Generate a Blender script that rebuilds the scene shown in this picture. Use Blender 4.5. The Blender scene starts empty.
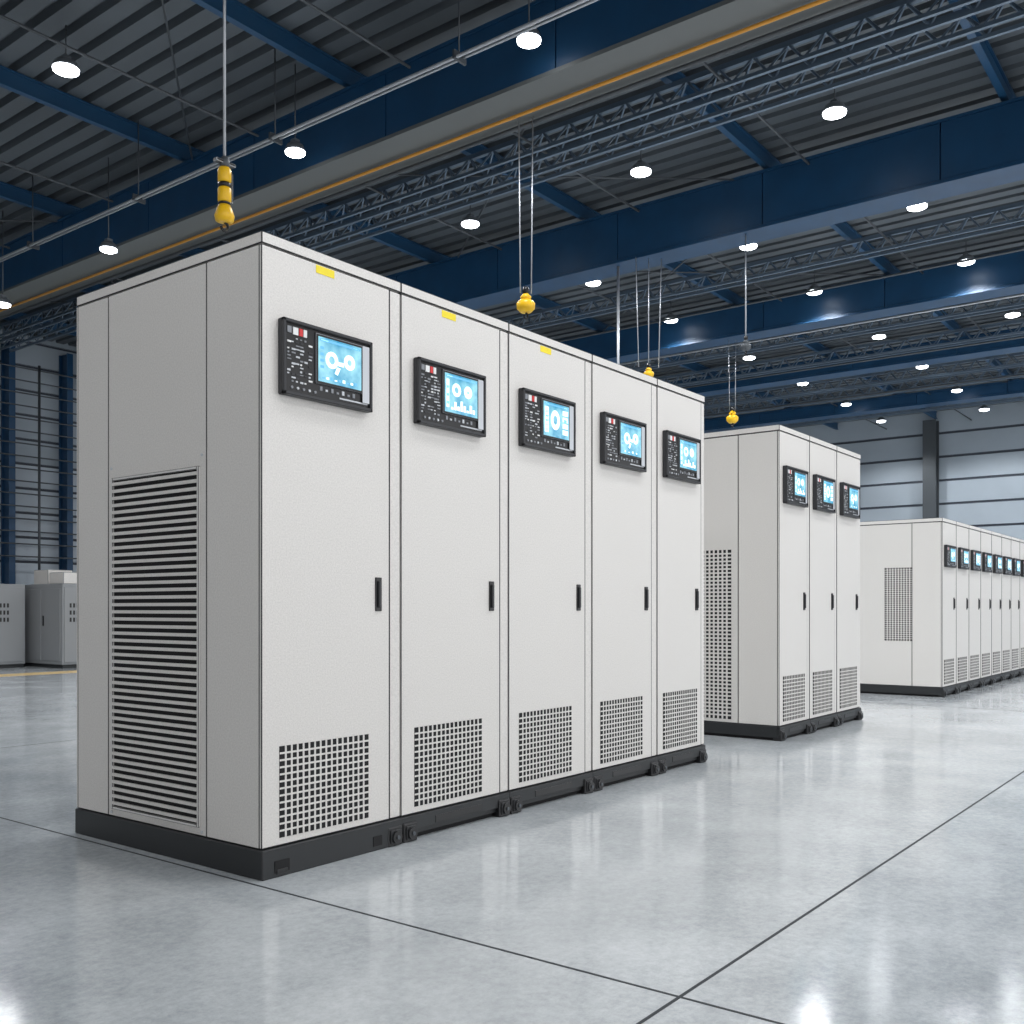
import bpy, bmesh, math, random
from mathutils import Vector, Matrix
random.seed(4)
S = bpy.context.scene
COL = S.collection
try:
    S.view_settings.view_transform = 'Standard'
    S.view_settings.look = 'None'
except Exception as e:
    print(e)

# ---------------------------------------------------------------- materials
def mat(name, col, rough=.5, metal=0., emit=None, estr=0., bump=None, var=None, coat=0.):
    m = bpy.data.materials.new(name); m.use_nodes = True
    nt = m.node_tree; b = nt.nodes['Principled BSDF']
    b.inputs['Base Color'].default_value = (*col, 1)
    b.inputs['Roughness'].default_value = rough
    b.inputs['Metallic'].default_value = metal
    if coat: b.inputs['Coat Weight'].default_value = coat
    if emit:
        b.inputs['Emission Color'].default_value = (*emit, 1)
        b.inputs['Emission Strength'].default_value = estr
    if bump or var:
        tc = nt.nodes.new('ShaderNodeTexCoord')
    if var:   # (scale, amount)
        n = nt.nodes.new('ShaderNodeTexNoise'); n.inputs['Scale'].default_value = var[0]
        n.inputs['Detail'].default_value = 5
        nt.links.new(tc.outputs['Object'], n.inputs['Vector'])
        r = nt.nodes.new('ShaderNodeMapRange')
        r.inputs['From Min'].default_value = .3; r.inputs['From Max'].default_value = .7
        r.inputs['To Min'].default_value = 1 - var[1]; r.inputs['To Max'].default_value = 1 + var[1]
        nt.links.new(n.outputs['Fac'], r.inputs['Value'])
        mx = nt.nodes.new('ShaderNodeVectorMath'); mx.operation = 'SCALE'
        mx.inputs[0].default_value = col
        nt.links.new(r.outputs['Result'], mx.inputs['Scale'])
        nt.links.new(mx.outputs['Vector'], b.inputs['Base Color'])
    if bump:  # (scale, strength)
        n2 = nt.nodes.new('ShaderNodeTexNoise'); n2.inputs['Scale'].default_value = bump[0]
        n2.inputs['Detail'].default_value = 3
        nt.links.new(tc.outputs['Object'], n2.inputs['Vector'])
        bp = nt.nodes.new('ShaderNodeBump'); bp.inputs['Strength'].default_value = bump[1]
        bp.inputs['Distance'].default_value = .002
        nt.links.new(n2.outputs['Fac'], bp.inputs['Height'])
        nt.links.new(bp.outputs['Normal'], b.inputs['Normal'])
    return m

M_WHITE = mat('powder_coat_white', (.665, .64, .61), .36, bump=(260, .4), var=(150, .09))
M_CAP   = mat('powder_coat_cap', (.62, .61, .59), .4)
M_DARK  = mat('seam_dark', (.03, .03, .032), .7)
M_HOLE  = mat('vent_dark', (.010, .010, .011), .9)
M_BASE  = mat('plinth_black', (.014, .016, .018), .45)
M_BLACK = mat('black_plastic', (.008, .008, .009), .3)
M_BEZ   = mat('housing_charcoal', (.024, .025, .029), .35)
M_SILV  = mat('bezel_silver', (.55, .57, .6), .3, .2)
M_GREY  = mat('button_grey', (.22, .23, .25), .4)
M_LABEL = mat('label_white', (.75, .75, .75), .5)
M_RED   = mat('label_red', (.6, .03, .03), .5)
M_YEL   = mat('sticker_yellow', (.85, .68, .02), .5)
M_ICON  = mat('screen_icon', (.8, .9, 1), .4, emit=(.75, .95, 1), estr=.75)
M_ICON2 = mat('screen_icon_dim', (.1, .3, .5), .4, emit=(.1, .42, .68), estr=.7)
def screen_mat():
    m = mat('lcd_screen', (.02, .1, .15), .12, emit=(.1, .5, .8), estr=.95)
    nt = m.node_tree; b = nt.nodes['Principled BSDF']
    tc = nt.nodes.new('ShaderNodeTexCoord'); n = nt.nodes.new('ShaderNodeTexNoise')
    n.inputs['Scale'].default_value = 12; n.inputs['Detail'].default_value = 3
    cr = nt.nodes.new('ShaderNodeValToRGB')
    cr.color_ramp.elements[0].position = .34; cr.color_ramp.elements[0].color = (.02, .26, .48, 1)
    cr.color_ramp.elements[1].position = .66; cr.color_ramp.elements[1].color = (.40, .80, .90, 1)
    nt.links.new(tc.outputs['Object'], n.inputs['Vector'])
    nt.links.new(n.outputs['Fac'], cr.inputs['Fac'])
    nt.links.new(cr.outputs['Color'], b.inputs['Emission Color'])
    return m
M_SCREEN = screen_mat()
M_BLUE  = mat('girder_blue_paint', (.008, .052, .125), .42, var=(3, .12))
M_BLUE2 = mat('purlin_blue_paint', (.013, .065, .145), .45)
M_STEEL = mat('steel_dark', (.08, .09, .10), .45, .3)
M_FLANGE= mat('flange_grey', (.11, .12, .12), .5)
M_GALV  = mat('galvanised', (.45, .47, .5), .4, .5)
M_ORANGE= mat('power_rail_orange', (.6, .27, .03), .5)
M_DECK  = mat('roof_deck', (.105, .122, .138), .5, .2, var=(.8, .15))
M_HOISTY= mat('hoist_yellow', (.85, .5, .01), .35)
M_LENS  = mat('lamp_lens', (.9, .9, .9), .3, emit=(.93, .97, 1), estr=11)
M_HOUS  = mat('lamp_housing', (.2, .22, .24), .4, .5)
M_WALL  = mat('cladding_panel', (.34, .39, .44), .55, var=(.6, .1))
M_WALL2 = mat('cladding_panel_pale', (.48, .54, .60), .5, var=(.6, .1))
M_WSEAM = mat('cladding_seam', (.05, .06, .08), .6)
M_EQ    = mat('equipment_grey', (.25, .26, .27), .45)
M_FYEL  = mat('floor_line_and_glow_yellow', (.72, .52, .25), .4)
M_JOINT = mat('joint_sealant', (.03, .035, .04), .8)

def floor_mat():
    m = bpy.data.materials.new('polished_concrete'); m.use_nodes = True
    nt = m.node_tree; b = nt.nodes['Principled BSDF']
    tc = nt.nodes.new('ShaderNodeTexCoord')
    def noise(sc, det, rough=.6):
        n = nt.nodes.new('ShaderNodeTexNoise'); n.inputs['Scale'].default_value = sc
        n.inputs['Detail'].default_value = det; n.inputs['Roughness'].default_value = rough
        nt.links.new(tc.outputs['Object'], n.inputs['Vector']); return n
    a = noise(1.3, 6, .65); f = noise(28, 6, .85)
    ad = nt.nodes.new('ShaderNodeMix'); ad.data_type = 'FLOAT'; ad.inputs[0].default_value = .5
    nt.links.new(a.outputs['Fac'], ad.inputs[2]); nt.links.new(f.outputs['Fac'], ad.inputs[3])
    cr = nt.nodes.new('ShaderNodeValToRGB')
    cr.color_ramp.elements[0].position = .38; cr.color_ramp.elements[0].color = (.37, .40, .42, 1)
    cr.color_ramp.elements[1].position = .62; cr.color_ramp.elements[1].color = (.62, .65, .67, 1)
    nt.links.new(ad.outputs[0], cr.inputs['Fac']); nt.links.new(cr.outputs['Color'], b.inputs['Base Color'])
    r = nt.nodes.new('ShaderNodeMapRange')
    r.inputs['From Min'].default_value = .38; r.inputs['From Max'].default_value = .62
    r.inputs['To Min'].default_value = .06; r.inputs['To Max'].default_value = .17
    nt.links.new(ad.outputs[0], r.inputs['Value']); nt.links.new(r.outputs['Result'], b.inputs['Roughness'])
    bp = nt.nodes.new('ShaderNodeBump'); bp.inputs['Strength'].default_value = .06; bp.inputs['Distance'].default_value = .003
    nt.links.new(f.outputs['Fac'], bp.inputs['Height']); nt.links.new(bp.outputs['Normal'], b.inputs['Normal'])
    b.inputs['IOR'].default_value = 2.0
    return m
M_FLOOR = floor_mat()

# ---------------------------------------------------------------- mesh builder
class MB:
    def __init__(s): s.bm = bmesh.new(); s.mats = []
    def mi(s, m):
        if m not in s.mats: s.mats.append(m)
        return s.mats.index(m)
    def hexa(s, P, m, bev=0, seg=1):
        i = s.mi(m)
        v = [s.bm.verts.new(p) for p in P]
        fs = []
        for q in ((3,2,1,0),(4,5,6,7),(0,1,5,4),(1,2,6,5),(2,3,7,6),(3,0,4,7)):
            f = s.bm.faces.new([v[k] for k in q]); f.material_index = i; fs.append(f)
        if bev:
            es = list({e for f in fs for e in f.edges})
            bmesh.ops.bevel(s.bm, geom=es, offset=bev, segments=seg, affect='EDGES', profile=.5)
    def box(s, x0, x1, y0, y1, z0, z1, m, bev=0, seg=1):
        s.hexa([(x0,y0,z0),(x1,y0,z0),(x1,y1,z0),(x0,y1,z0),(x0,y0,z1),(x1,y0,z1),(x1,y1,z1),(x0,y1,z1)], m, bev, seg)
    def bar(s, p, q, w, m, h=None):
        p = Vector(p); q = Vector(q); d = (q-p).normalized()
        up = Vector((0,0,1)) if abs(d.z) < .95 else Vector((1,0,0))
        a = d.cross(up).normalized()*w/2; b = d.cross(a).normalized()*(h or w)/2
        s.hexa([p-a-b, p+a-b, p+a+b, p-a+b, q-a-b, q+a-b, q+a+b, q-a+b], m)
    def cyl(s, p, q, r, m, n=12, r2=None):
        p = Vector(p); q = Vector(q); d = q-p; i = s.mi(m)
        M = Matrix.Translation((p+q)/2) @ d.to_track_quat('Z','Y').to_matrix().to_4x4()
        g = bmesh.ops.create_cone(s.bm, cap_ends=True, segments=n, radius1=r, radius2=r if r2 is None else r2, depth=d.length, matrix=M)
        for f in {f for v in g['verts'] for f in v.link_faces}:
            f.material_index = i; f.smooth = len(f.verts) == 4
    def lathe(s, prof, c, m, n=20):
        i = s.mi(m); rings = []
        for r, z in prof:
            rings.append([s.bm.verts.new((c[0]+r*math.cos(t*2*math.pi/n), c[1]+r*math.sin(t*2*math.pi/n), c[2]+z)) for t in range(n)])
        for a, b in zip(rings, rings[1:]):
            for k in range(n):
                f = s.bm.faces.new([a[k], a[(k+1)%n], b[(k+1)%n], b[k]]); f.material_index = i; f.smooth = True
        for rg in (rings[0], rings[-1]):
            f = s.bm.faces.new(rg); f.material_index = i
    def ring(s, cx, cz, r0, r1, y0, y1, m, n=18, sx=1.):
        for k in range(n):
            a = k*2*math.pi/n; b = (k+1)*2*math.pi/n
            P = []
            for y in (y1, y0):
                for rr, t in ((r0,a),(r1,a),(r1,b),(r0,b)):
                    P.append((cx+rr*math.cos(t)*sx, y, cz+rr*math.sin(t)))
            s.hexa(P, m)
    def mesh(s, name):
        bmesh.ops.recalc_face_normals(s.bm, faces=s.bm.faces)
        me = bpy.data.meshes.new(name); s.bm.to_mesh(me); s.bm.free()
        for m in s.mats: me.materials.append(m)
        return me
    def obj(s, name, loc=(0,0,0), rz=0):
        return place(s.mesh(name), name, loc, rz)
def place(me, name, loc=(0,0,0), rz=0):
    o = bpy.data.objects.new(name, me); COL.objects.link(o); o.location = loc; o.rotation_euler[2] = rz
    return o

# ---------------------------------------------------------------- cabinets
def perf_front(b, x0, x1, z0, z1, nx, nz, y=0.0):
    b.box(x0, x1, y-.0015, y+.002, z0, z1, M_HOLE)
    px = (x1-x0)/nx; pz = (z1-z0)/nz; w = .27
    for i in range(1, nx):
        x = x0+i*px; b.box(x-px*w/2, x+px*w/2, y-.0035, y-.001, z0, z1, M_WHITE)
    for j in range(1, nz):
        z = z0+j*pz; b.box(x0, x1, y-.0034, y-.001, z-pz*w/2, z+pz*w/2, M_WHITE)
def perf_side(b, y0, y1, z0, z1, ny, nz, x=0.0, w=.34):
    b.box(x-.0015, x+.002, y0, y1, z0, z1, M_HOLE)
    py = (y1-y0)/ny; pz = (z1-z0)/nz
    for i in range(1, ny):
        y = y0+i*py; b.box(x-.003, x-.001, y-py*w/2, y+py*w/2, z0, z1, M_WHITE)
    for j in range(1, nz):
        z = z0+j*pz; b.box(x-.0029, x-.001, y0, y1, z-pz*w/2, z+pz*w/2, M_WHITE)

def control_panel(b, x0, x1, z0, z1, var):
    W = x1-x0; H = z1-z0
    b.box(x0, x1, -.022, 0, z0, z1, M_BEZ, .004)
    rim = .014
    for (a, c, d, e) in ((x0, x1, z0, z0+rim), (x0, x1, z1-rim, z1), (x0, x0+rim, z0, z1), (x1-rim, x1, z0, z1)):
        b.box(a, c, -.036, -.02, d, e, M_BEZ, .003)
    b.box(x0+.014, x1-.014, -.025, -.02, z0+.016, z1-.014, M_BLACK, .001)
    sx0 = x0+W*.37; sx1 = x0+W*.86; sz0 = z0+H*.27; sz1 = z1-.034
    b.box(sx0-.012, x1-.016, -.031, -.024, sz0-.012, sz1+.012, M_GREY, .003)
    b.box(sx1+.008, x1-.017, -.0325, -.03, z0+.03, sz1+.010, M_SILV, .001)
    b.box(sx0-.007, sx1+.007, -.033, -.03, sz0-.008, sz1+.006, M_BLACK, .0005)
    b.box(sx0, sx1, -.0345, -.03, sz0, sz1-.002, M_SCREEN)
    cx = (sx0+sx1)/2; cz = (sz0+sz1)/2; y0 = -.0354; y1 = -.0343; k = W/.46
    v = var % 3
    sw = sx1-sx0; sh = sz1-sz0
    def R(u0, u1, w0, w1, m): b.box(sx0+u0*sw, sx0+u1*sw, y0, y1, sz0+w0*sh, sz0+w1*sh, m)
    R(.03, .97, .90, .95, M_ICON2)
    R(.05, .22, .915, .935, M_ICON); R(.8, .93, .915, .935, M_ICON)
    if v == 0:
        b.ring(cx-.045*k, cz+.004, .016*k, .033*k, y0, y1, M_ICON)
        b.ring(cx+.048*k, cz+.012, .012*k, .030*k, y0, y1, M_ICON)
        b.box(cx-.012*k, cx+.018*k, y0, y1, cz-.012, cz+.004, M_ICON)
        b.hexa([(cx-.03*k,y1,cz-.045),(cx-.015*k,y1,cz-.05),(cx+.0*k,y1,cz-.02),(cx-.018*k,y1,cz-.018),
                (cx-.03*k,y0,cz-.045),(cx-.015*k,y0,cz-.05),(cx+.0*k,y0,cz-.02),(cx-.018*k,y0,cz-.018)], M_ICON)
        for q in range(9): R(.08+q*.094, .14+q*.094, .07, .07+.03+.02*(q % 3), M_ICON if q % 2 else M_ICON2)
        for q in range(4): R(.04, .12, .3+q*.14, .36+q*.14, M_ICON2)
    elif v == 1:
        b.ring(cx-.035*k, cz+.018, .014*k, .030*k, y0, y1, M_ICON)
        b.ring(cx+.045*k, cz+.020, .008*k, .028*k, y0, y1, M_ICON)
        R(.04, .12, .12, .84, M_ICON)
        for q in range(8): R(.18+q*.095, .25+q*.095, .08, .14+.05*((q*3)%5), M_ICON)
        for q in range(3): R(.05, .11, .2+q*.2, .28+q*.2, M_ICON2)
    else:
        b.ring(cx-.012*k, cz, .024*k, .050*k, y0, y1, M_ICON, sx=.8)
        R(.04, .18, .1, .84, M_ICON)
        for q in range(5): R(.06, .16, .15+q*.13, .21+q*.13, M_ICON2)
        for q in range(4): R(.74, .95, .12+q*.19, .26+q*.19, M_ICON)
        R(.78, .9, .5, .58, M_ICON2)
    kx0 = x0+.024; kx1 = sx0-.022; kw = kx1-kx0
    b.box(kx0, kx0+kw*.16, -.028, -.024, z1-.05, z1-.026, M_GREY)
    b.box(kx0+kw*.22, kx0+kw*.42, -.028, -.024, z1-.054, z1-.026, M_LABEL)
    b.box(kx0+kw*.46, kx0+kw*.60, -.028, -.024, z1-.054, z1-.026, M_RED)
    b.box(kx0+kw*.63, kx0+kw*.76, -.028, -.024, z1-.054, z1-.026, M_LABEL)
    for r in range(13):
        z = z1-.068-r*H*.047
        for c in range(6):
            if random.random() < .3: continue
            x = kx0+kw*c/6
            mm = random.choice((M_LABEL, M_SILV, M_GREY, M_GREY, M_SILV, M_BEZ))
            b.box(x, x+kw*random.choice((.07, .12, .15)), -.0275, -.024, z-.0055*random.uniform(.3, 1), z+.0018, mm)
    for q in range(12):
        x = x0+W*.10+q*W*.062
        if q < 5: b.cyl((x, -.022, z0+H*.11), (x, -.029, z0+H*.11), .0055, M_SILV if q % 2 else M_GREY, 10)
        else: b.box(x-.005, x+.007, -.028, -.024, z0+H*.15, z0+H*.15+.008*(1+q % 2), M_GREY if q % 3 else M_SILV)
    b.box(x0+W*.62, x1-.024, -.028, -.024, z0+H*.09, z0+H*.11, M_SILV)

def cabinet(w, h, d, side=None, var=0, pw=.46, vent_top=.485, sticker=False, nx=16, nz=13):
    b = MB(); zb = .11
    post = .072 if w > .66 else .055
    dw = w-post; z0 = zb+.004; zt = h-.048
    b.box(.011, w-.011, .013, d-.011, zb, h-.01, M_DARK)
    b.box(0.0, dw, 0, .014, z0, zt, M_WHITE, .0035, 2)
    b.box(dw+.006, w-.003, .004, .018, z0, zt, M_WHITE, .003)
    b.box(0.0, w-.003, -.001, d, zt+.004, h, M_WHITE, .004)
    b.box(0.0, w-.003, d-.012, d, z0, zt, M_WHITE, .002)
    if side:
        for (a, c) in ((.0145, .330), (.334, 1.024), (1.028, d-.0125)):
            b.box(0, .0115, a, c, z0, zt, M_WHITE, .0025)
    else:
        b.box(0, .0115, .0145, d-.0125, z0, zt, M_WHITE)
    b.box(w-.0145, w-.003, .019, d-.0125, z0, zt, M_WHITE, .001)
    ox = .082 if w > .66 else .07
    perf_front(b, ox, ox+pw, .142, vent_top, nx, nz)
    pz1 = h-.305; pz0 = pz1-.285 if h > 2.2 else pz1-.25
    control_panel(b, ox-.008, ox+pw-.008, pz0, pz1, var)
    hx = dw-.066
    b.box(hx-.018, hx+.018, -.006, .001, .99, 1.13, M_BLACK, .002)
    b.box(hx-.008, hx+.008, -.016, -.005, 1.005, 1.115, M_BEZ, .003)
    if sticker:
        b.box(ox+.18, ox+.275, -.0015, 0.0005, h-.085, h-.054, M_YEL)
    if side == 'louver':
        y0, y1, a, c = .384, .979, .158, 1.545
        b.box(-.002, .002, y0, y1, a, c, M_HOLE)
        for q in (y0-.012, y1): b.box(-.010, .001, q, q+.012, a-.012, c+.012, M_CAP, .002)
        for q in (a-.012, c): b.box(-.010, .001, y0, y1, q, q+.012, M_CAP, .002)
        n = 46; p = (c-a)/n
        for i in range(n):
            z = a+(i+.5)*p
            b.box(-.012, -.004, y0, y1, z-.0066, z+.0066, M_WHITE)
            for yy in (y0+.001, y1-.004): b.box(-.010, .0, yy, yy+.003, z-.006, z+.006, M_CAP)
        for (yy, zz) in ((.36, .13), (1.0, .13), (.36, 1.6), (1.0, 1.6)):
            b.cyl((0.001, yy, zz), (-.004, yy, zz), .006, M_SILV, 8)
    elif side == 'perf':
        perf_side(b, .39, .98, .14, 1.46, 16, 44, w=.4)
    elif side == 'small':
        perf_side(b, .326, .64, .63, 1.475, 10, 34, w=.33)
    if side == 'louver':
        b.box(-.006, w-.002, -.012, d+.004, 0, zb, M_BASE, .004)
        b.box(.05, .12, -.0145, -.011, .018, .062, M_HOLE)
        b.box(.06, .11, -.018, -.0135, .012, .03, M_BLACK, .002)
        b.box(.56, .61, -.0145, -.011, .02, .06, M_HOLE)
    else:
        b.box(.0, w-.002, .01, d, .022, zb, M_BASE, .003)
        b.box(.02, w-.022, .03, d-.03, .0, .024, M_HOLE)
        b.box(.0, w-.002, -.006, .02, .045, zb-.002, M_BASE, .002)
        b.box(w*.28, w*.72, -.009, -.004, .052, .085, M_BLACK, .002)
    for fx in (.045, w-.05):
        if side == 'louver' and fx < .1: continue
        for fy in (.0, d-.06):
            b.box(fx-.042, fx+.042, fy-.016, fy+.05, .0, .082, M_BLACK, .005)
            b.box(fx-.03, fx+.03, fy-.022, fy-.014, .012, .07, M_BASE, .003)
            b.cyl((fx, fy-.032, .038), (fx, fy-.018, .038), .026, M_BLACK, 16)
            b.cyl((fx, fy-.037, .038), (fx, fy-.031, .038), .009, M_STEEL, 8)
    return b.mesh('power_cabinet_mesh')

D = 1.286; H = 2.392
starts = [0, .738, 1.492, 2.24, 2.965, 3.60]
for i in range(5):
    w = starts[i+1]-starts[i]
    me = cabinet(w, H, D, 'louver' if i == 0 else None, i, pw=.462 if i < 4 else .45, sticker=i < 3)
    place(me, 'power_cabinet', (starts[i], 0, 0))
s2 = [4.84, 5.46, 6.09, 6.71]
for i in range(3):
    place(cabinet(s2[i+1]-s2[i], H, D, 'perf' if i == 0 else None, i+1, pw=.44, nx=14, nz=12), 'power_cabinet', (s2[i], 0, 0))
lowa = cabinet(.62, 2.03, D, 'small', 0, pw=.43, vent_top=.42, nx=9, nz=8)
lowm = [cabinet(.62, 2.03, D, None, v, pw=.43, vent_top=.42, nx=9, nz=8) for v in range(3)]
for i in range(9):
    place(lowa if i == 0 else lowm[i % 3], 'low_power_cabinet', (9.52+i*.62, 0, 0))

# ---------------------------------------------------------------- floor
U0, U1, V0, V1 = -9, 26.2, -12, 16.5
b = MB()
b.box(U0, U1, V0, V1, -.2, 0, M_FLOOR)
for u in (-6.05, -.05, 8.4, 14.4, 20.4):
    b.box(u-.005, u+.005, V0, V1, -.01, .0008, M_JOINT)
for v in (-7.75, -1.74, 4.3, 10.3):
    b.box(U0, U1, v-.005, v+.005, -.01, .0009, M_JOINT)
b.box(U0, U1, 11.9, 12.45, -.01, .001, M_FYEL)  # yellow floor line, widened so its colour also paints a warm floor glow
b.obj('floor')

# ---------------------------------------------------------------- ceiling deck
b = MB(); p = .26; i = b.mi(M_DECK); u = U0; zt = 6.43; zl = 6.35
while u < U1:
    prof = [(u, zt), (u+p*.26, zt), (u+p*.32, zl), (u+p*.94, zl), (u+p, zt)]
    for (a, c) in zip(prof, prof[1:]):
        vs = [b.bm.verts.new(q) for q in ((a[0], V0, a[1]), (c[0], V0, c[1]), (c[0], V1, c[1]), (a[0], V1, a[1]))]
        f = b.bm.faces.new(vs); f.material_index = i
    u += p
b.box(U0, U1, V0, V1, 6.44, 6.5, M_DECK)
b.obj('ceiling')

# ---------------------------------------------------------------- walls
def wall_back():
    b = MB(); x = U1
    b.box(x, x+.2, V0, V1, 0, 6.45, M_WSEAM)
    z = 0
    while z < 6.4:
        b.box(x-.03, x+.001, V0, V1, z+.025, min(z+.62, 6.44), M_WALL, .01); z += .64
    b.obj('wall_back')
    for n, v in enumerate((-8, -1.8, 4.4, 10.6)):
        c = MB()
        c.box(x-.36, x-.33, v-.17, v+.17, 0, 6.1, M_STEEL); c.box(x-.06, x-.031, v-.17, v+.17, 0, 6.1, M_STEEL)
        c.box(x-.335, x-.055, v-.03, v+.03, 0, 6.1, M_STEEL); c.box(x-.42, x-.031, v-.22, v+.22, 0, .03, M_STEEL)
        c.obj('steel_column')
wall_back()
def wall_left():
    b = MB(); y = V1
    b.box(U0, U1, y, y+.2, 0, 6.45, M_WSEAM)
    z = 0; k = 0
    while z < 6.4:
        z1 = min(z+.46, 6.44)
        b.box(U0, U1, y-.03, y+.001, z+.02, z1, M_WALL2 if k < 8 else M_WALL, .006); z += .48; k += 1
    b.obj('wall_left')
    for u in (-3.2, .6, 3.8, 6.95, 8.1, 12, 18, 24):
        c = MB()
        c.box(u-.06, u+.06, y-.36, y-.33, 0, 6.1, M_BLUE); c.box(u-.06, u+.06, y-.06, y-.031, 0, 6.1, M_BLUE)
        c.box(u-.02, u+.02, y-.335, y-.055, 0, 6.1, M_BLUE)
        c.obj('blue_column')
    c = MB()
    for z in [2.0+.24*q for q in range(16)]:
        c.cyl((U0+1, y-.5, z), (U1-1, y-.5, z), .014, M_STEEL, 8)
    for u in range(-7, 25, 2):
        c.cyl((u+.4, y-.5, .0), (u+.4, y-.5, 5.7), .025, M_STEEL, 8)
    c.obj('wall_pipe_rack')
wall_left()

# ---------------------------------------------------------------- girders
for u, z0 in ((.15, 5.43), (4.6, 5.43), (8.8, 5.43), (13.4, 5.58), (17.8, 5.76), (22.3, 5.80)):
    b = MB(); z1 = 6.1
    a, c = V0+.05, V1-.4
    b.box(u-.012, u+.012, a, c, z0+.03, z1-.03, M_BLUE)
    b.box(u-.2, u+.2, a, c, z1-.03, z1, M_BLUE)
    b.box(u-.2, u+.22, a, c, z0, z0+.035, M_FLANGE if u < 6 else M_BLUE)
    v = a
    while v < c:
        b.box(u-.19, u-.17, v+.004, min(v+1.95, c), z0+.04, z1-.035, M_BLUE)
        v += 1.958
    if u < 6:
        b.cyl((u+.14, a, z0-.03), (u+.14, c, z0-.03), .016, M_ORANGE, 8)
        b.box(u+.2, u+.38, a, c, z0+.02, z0+.05, M_FLANGE)
        b.cyl((u+.34, a, z0-.02), (u+.34, c, z0-.02), .02, M_STEEL, 8)
    b.obj('roof_girder')
for v in (-9, -6.2, -3.5, -.8, 1.75, 4.3, 7.0, 9.7, 12.4, 15):
    b = MB()
    b.box(U0+.1, U1-.05, v-.008, v+.008, 6.17, 6.33, M_BLUE2)
    b.box(U0+.1, U1-.05, v-.035, v+.035, 6.16, 6.172, M_BLUE2)
    b.box(U0+.1, U1-.05, v-.035, v+.035, 6.325, 6.34, M_BLUE2)
    b.obj('roof_purlin')
def truss(u, z0, z1, m):
    b = MB(); a, c = V0+.1, V1-.5
    for du in (-.09, .09):
        b.bar((u+du, a, z0), (u+du, c, z0), .035, m)
    b.bar((u, a, z1), (u, c, z1), .05, m)
    v = a; st = .34
    while v+st < c:
        for du in (-.09, .09):
            b.bar((u+du, v, z0), (u, v+st/2, z1), .018, m)
            b.bar((u, v+st/2, z1), (u+du, v+st, z0), .018, m)
        v += st
    b.obj('roof_truss')
M_TR = mat('truss_steel', (.14, .19, .25), .4, .4)
for u in (6.3, 6.75, 9.75, 11.5, 14.6, 15.3, 17.1, 19.6, 20.6, 23.2): truss(u, 5.87, 6.09, M_TR)
b = MB()
for v in (-5, 1.2, 3.4, 5.6, 8.4, 11): b.cyl((U0+.2, v, 6.02), (U1-.1, v, 6.02), .014, M_STEEL, 8)
for u in (5.5, 9.5, 12.2, 14.3, 16.9, 20): b.cyl((u, V0+.2, 5.75), (u, V1-.6, 5.75), .018, M_GALV if int(u) in (9, 14) else M_STEEL, 8)
for u0 in (-4.2, .3, 4.8, 9, 13.6, 18):
    for v0 in (-6, 1.75, 9.7):
        b.cyl((u0, v0, 6.08), (u0+4.1, v0+5, 6.08), .011, M_STEEL, 6)
        b.cyl((u0, v0+5, 6.08), (u0+4.1, v0, 6.08), .011, M_STEEL, 6)
b.obj('roof_pipework')
b = MB()
for du, dz, r in ((0, 0, .015), (.09, .03, .012)):
    b.cyl((3.78+du, V0+.2, 5.47+dz), (3.78+du, V1-.6, 5.47+dz), r, M_GALV, 10)
v = V0+.5
while v < V1-1:
    b.box(3.75, 3.90, v-.012, v+.012, 5.45, 5.52, M_STEEL)
    b.cyl((3.82, v, 5.52), (3.82, v, 6.34), .007, M_STEEL, 6)
    v += 2.3
b.obj('conduit_pipe')

# ---------------------------------------------------------------- high-bay lights
def lamp_mesh(r, drop):
    b = MB()
    b.lathe([(r*.5, .085), (r*.8, .06), (r, .015), (r, 0)], (0,0,0), M_HOUS)
    b.lathe([(r*.98, -.001), (r*.95, -.02), (r*.7, -.034), (r*.3, -.04)], (0,0,0), M_LENS)
    b.cyl((0,0,.085), (0,0,drop), .007, M_STEEL, 8)
    b.box(-.035, .035, -.035, .035, .085, .12, M_HOUS, .005)
    return b.mesh('high_bay_light')
LM = lamp_mesh(.118, .40)
LD = bpy.data.lights.new('lamp_beam', 'SPOT'); LD.energy = 175; LD.color = (.96, .98, 1)
LD.spot_size = math.radians(146); LD.spot_blend = .45; LD.shadow_soft_size = .12
pos = []
for u in (7.45, 10.35, 12.8, 16, 18.8, 21.6, 24.3):
    for v in (-4.3, -1.9, .5, 2.7, 5.2, 9.9): pos.append((u, v, 5.93))
for (u, v, z) in ((4.1, -4.2, 5.6), (4.1, -1.5, 5.6), (4.1, 1.80, 5.58), (4.1, 4.64, 5.47), (4.1, 7.97, 5.25), (4.1, 10.55, 5.08),
               (2.4, 5.8, 5.93), (1.4, -2.2, 5.93), (1.4, -5.2, 5.93), (-1.8, -1.5, 5.93), (-1.8, -4.5, 5.93), (2.4, 9.9, 5.93), (-1.8, 5.8, 5.93)):
    pos.append((u, v, z))
LMS = {5.93: LM}
for (u, v, z) in pos:
    if z not in LMS: LMS[z] = lamp_mesh(.1, 6.33-z)
    o = place(LMS[z], 'high_bay_light', (u, v, z))
    l = bpy.data.objects.new('lamp_beam', LD); COL.objects.link(l); l.parent = o; l.location = (0, 0, -.18)

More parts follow.
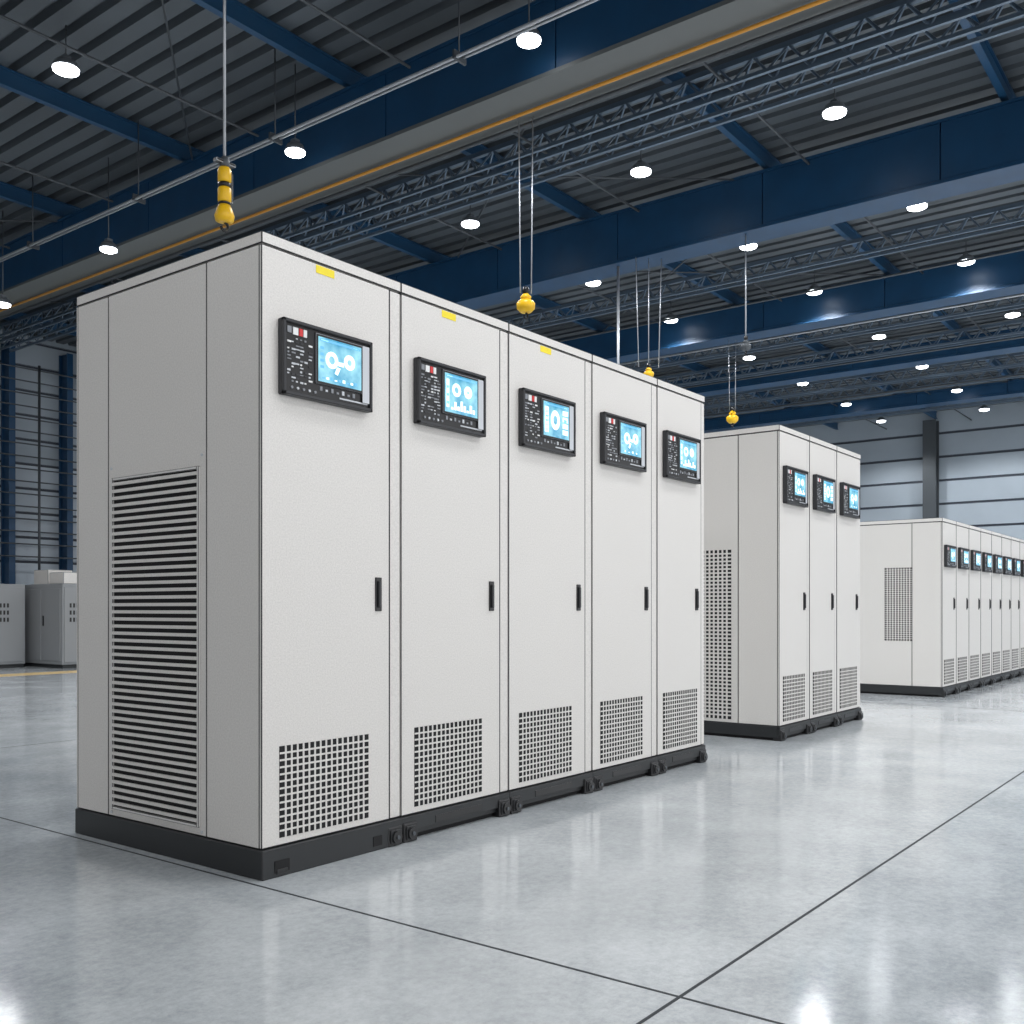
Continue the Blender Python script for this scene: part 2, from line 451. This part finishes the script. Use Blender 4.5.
# ---------------------------------------------------------------- hoists
def hook(b, x, y, z, r, s):
    pts = []
    for k in range(13):
        t = math.radians(90 - k*22)
        pts.append((x+math.cos(t)*r, y, z+math.sin(t)*r))
    for a, c in zip(pts, pts[1:]): b.cyl(a, c, s, M_BLACK, 8)
def hoist(u, v, z, top, k=1., ncab=1, spread=.05, body='bottle'):
    b = MB()
    for q in range(ncab):
        dx = 0 if ncab == 1 else (q/(ncab-1)-.5)*spread
        b.cyl((dx*.7071, -dx*.7071, .1*k), (dx*.9, -dx*.9, top-z), .006 if ncab > 1 else .009, M_GALV, 8)
    if body == 'bottle':
        b.lathe([(.012, .24), (.03, .22), (.03, .18), (.018, .17)], (0,0,0), M_STEEL)
        b.lathe([(.032, .17), (.04, .155), (.04, .09), (.032, .08)], (0,0,0), M_HOISTY)
        b.lathe([(.032, .08), (.038, .075), (.038, .055), (.03, .05)], (0,0,0), M_BLACK)
        b.lathe([(.034, .05), (.04, .04), (.04, -.03), (.034, -.04)], (0,0,0), M_HOISTY)
        b.lathe([(.036, -.04), (.04, -.045), (.036, -.055)], (0,0,0), M_BLACK)
        b.lathe([(.034, -.055), (.044, -.075), (.06, -.12), (.054, -.15), (.03, -.16)], (0,0,0), M_HOISTY)
        b.box(-.07, .07, -.02, .02, .19, .21, M_BLACK, .004)
        b.box(.03, .056, -.012, .012, -.03, .15, M_BLACK, .004)
        hook(b, 0, 0, -.185, .026, .009)
    else:
        b.lathe([(.02*k, .16*k), (.035*k, .14*k), (.035*k, .10*k), (.02*k, .09*k)], (0,0,0), M_BLACK)
        b.lathe([(.03*k, .09*k), (.055*k, .06*k), (.04*k, .03*k)], (0,0,0), M_HOISTY if body == 'ball' else M_STEEL)
        b.lathe([(.06*k, .03*k), (.09*k, .0), (.085*k, -.05*k), (.05*k, -.085*k)], (0,0,0), M_HOISTY if body == 'ball' else M_STEEL)
        hook(b, 0, 0, -.115*k, .028*k, .009*k)
    o = b.obj('crane_hoist', (u, v, z))
    return o
hoist(1.37, 2.07, 3.49, 6.15, 1, 1, body='bottle')
hoist(4.88, 2.41, 3.76, 5.45, .95, 2, .1, body='ball')
hoist(8.7, 3.31, 3.98, 5.44, .75, 3, .26, body='ball')
hoist(13.4, 4.35, 4.26, 5.59, 1.15, 2, .1, body='ball')
hoist(8.7, 2.0, 4.12, 5.44, .7, 1, body='dark')
b = MB(); b.cyl((0,0,0), (0,0,2.7), .018, M_GALV, 8); b.cyl((0,0,-.05), (0,0,0), .05, M_STEEL, 12); b.obj('hanging_drop_rod', (8.72, 3.77, 2.75))

# ---------------------------------------------------------------- equipment at left
def equipment(w, h, d, top=True):
    b = MB()
    m = M_EQ
    b.box(0, w, 0, d, .06, h, m, .01)
    b.box(.02, w-.02, .02, d-.02, 0, .06, M_BASE)
    b.box(.03, w/2-.005, -.015, 0, .1, h-.05, m, .005)
    b.box(w/2+.005, w-.03, -.015, 0, .1, h-.05, m, .005)
    for x in (.12, w/2+.1):
        for j in range(3):
            for k in range(4): b.box(x+k*.06, x+k*.06+.03, -.02, -.014, h*.55+j*.12, h*.55+j*.12+.07, M_BLACK)
    b.box(w/2-.06, w/2-.03, -.035, -.014, h*.4, h*.5, M_BLACK)
    for (q0, q1) in ((.06, d*.5-.01), (d*.5+.01, d-.06)):
        b.box(-.012, 0.002, q0, q1, .12, h-.08, m, .004)
    b.box(-.02, -.01, d*.42, d*.45, h*.5, h*.62, M_BLACK)
    if top:
        b.box(.1, w*.45, .15, d*.45, h, h+.2, M_WHITE, .01)
        b.box(w*.55, w*.95, .2, d*.6, h, h+.24, M_WHITE, .01)
        b.box(.15, w*.5, d*.55, d*.9, h, h+.26, M_WHITE, .01)
    return b.mesh('switchgear_unit')
E = equipment(1.2, 1.42, 1.38); E2 = equipment(1.2, 1.42, 1.38, False)
for u in (6.3, 7.55): place(E, 'switchgear_unit', (u, 13.1, 0))
for u in (4.93, 3.6): place(E2, 'switchgear_unit', (u, 14.0, 0))

# ---------------------------------------------------------------- world (fill gradient added to brighten the cabinet fronts) + camera
w = bpy.data.worlds.new('World'); S.world = w; w.use_nodes = True
nt = w.node_tree; bg = nt.nodes['Background']
tc = nt.nodes.new('ShaderNodeTexCoord')
dp = nt.nodes.new('ShaderNodeVectorMath'); dp.operation = 'DOT_PRODUCT'
dp.inputs[1].default_value = Vector((.28, -.96, 0)).normalized()
nt.links.new(tc.outputs['Generated'], dp.inputs[0])
mr = nt.nodes.new('ShaderNodeMapRange')
mr.inputs['From Min'].default_value = -.25; mr.inputs['From Max'].default_value = .9
mr.inputs['To Min'].default_value = .36; mr.inputs['To Max'].default_value = 1.75
nt.links.new(dp.outputs['Value'], mr.inputs['Value'])
nt.links.new(mr.outputs['Result'], bg.inputs[1])
bg.inputs[0].default_value = (.97, .98, 1, 1)
cam = bpy.data.cameras.new('cam'); co = bpy.data.objects.new('camera', cam); COL.objects.link(co)
cam.sensor_width = 36; cam.lens = 34.98; cam.shift_y = .0945; cam.shift_x = .0005; cam.clip_end = 200
co.location = (-2.349, -2.952, 1.0)
co.rotation_euler = (math.radians(90), 0, math.radians(-52.61))
S.camera = co
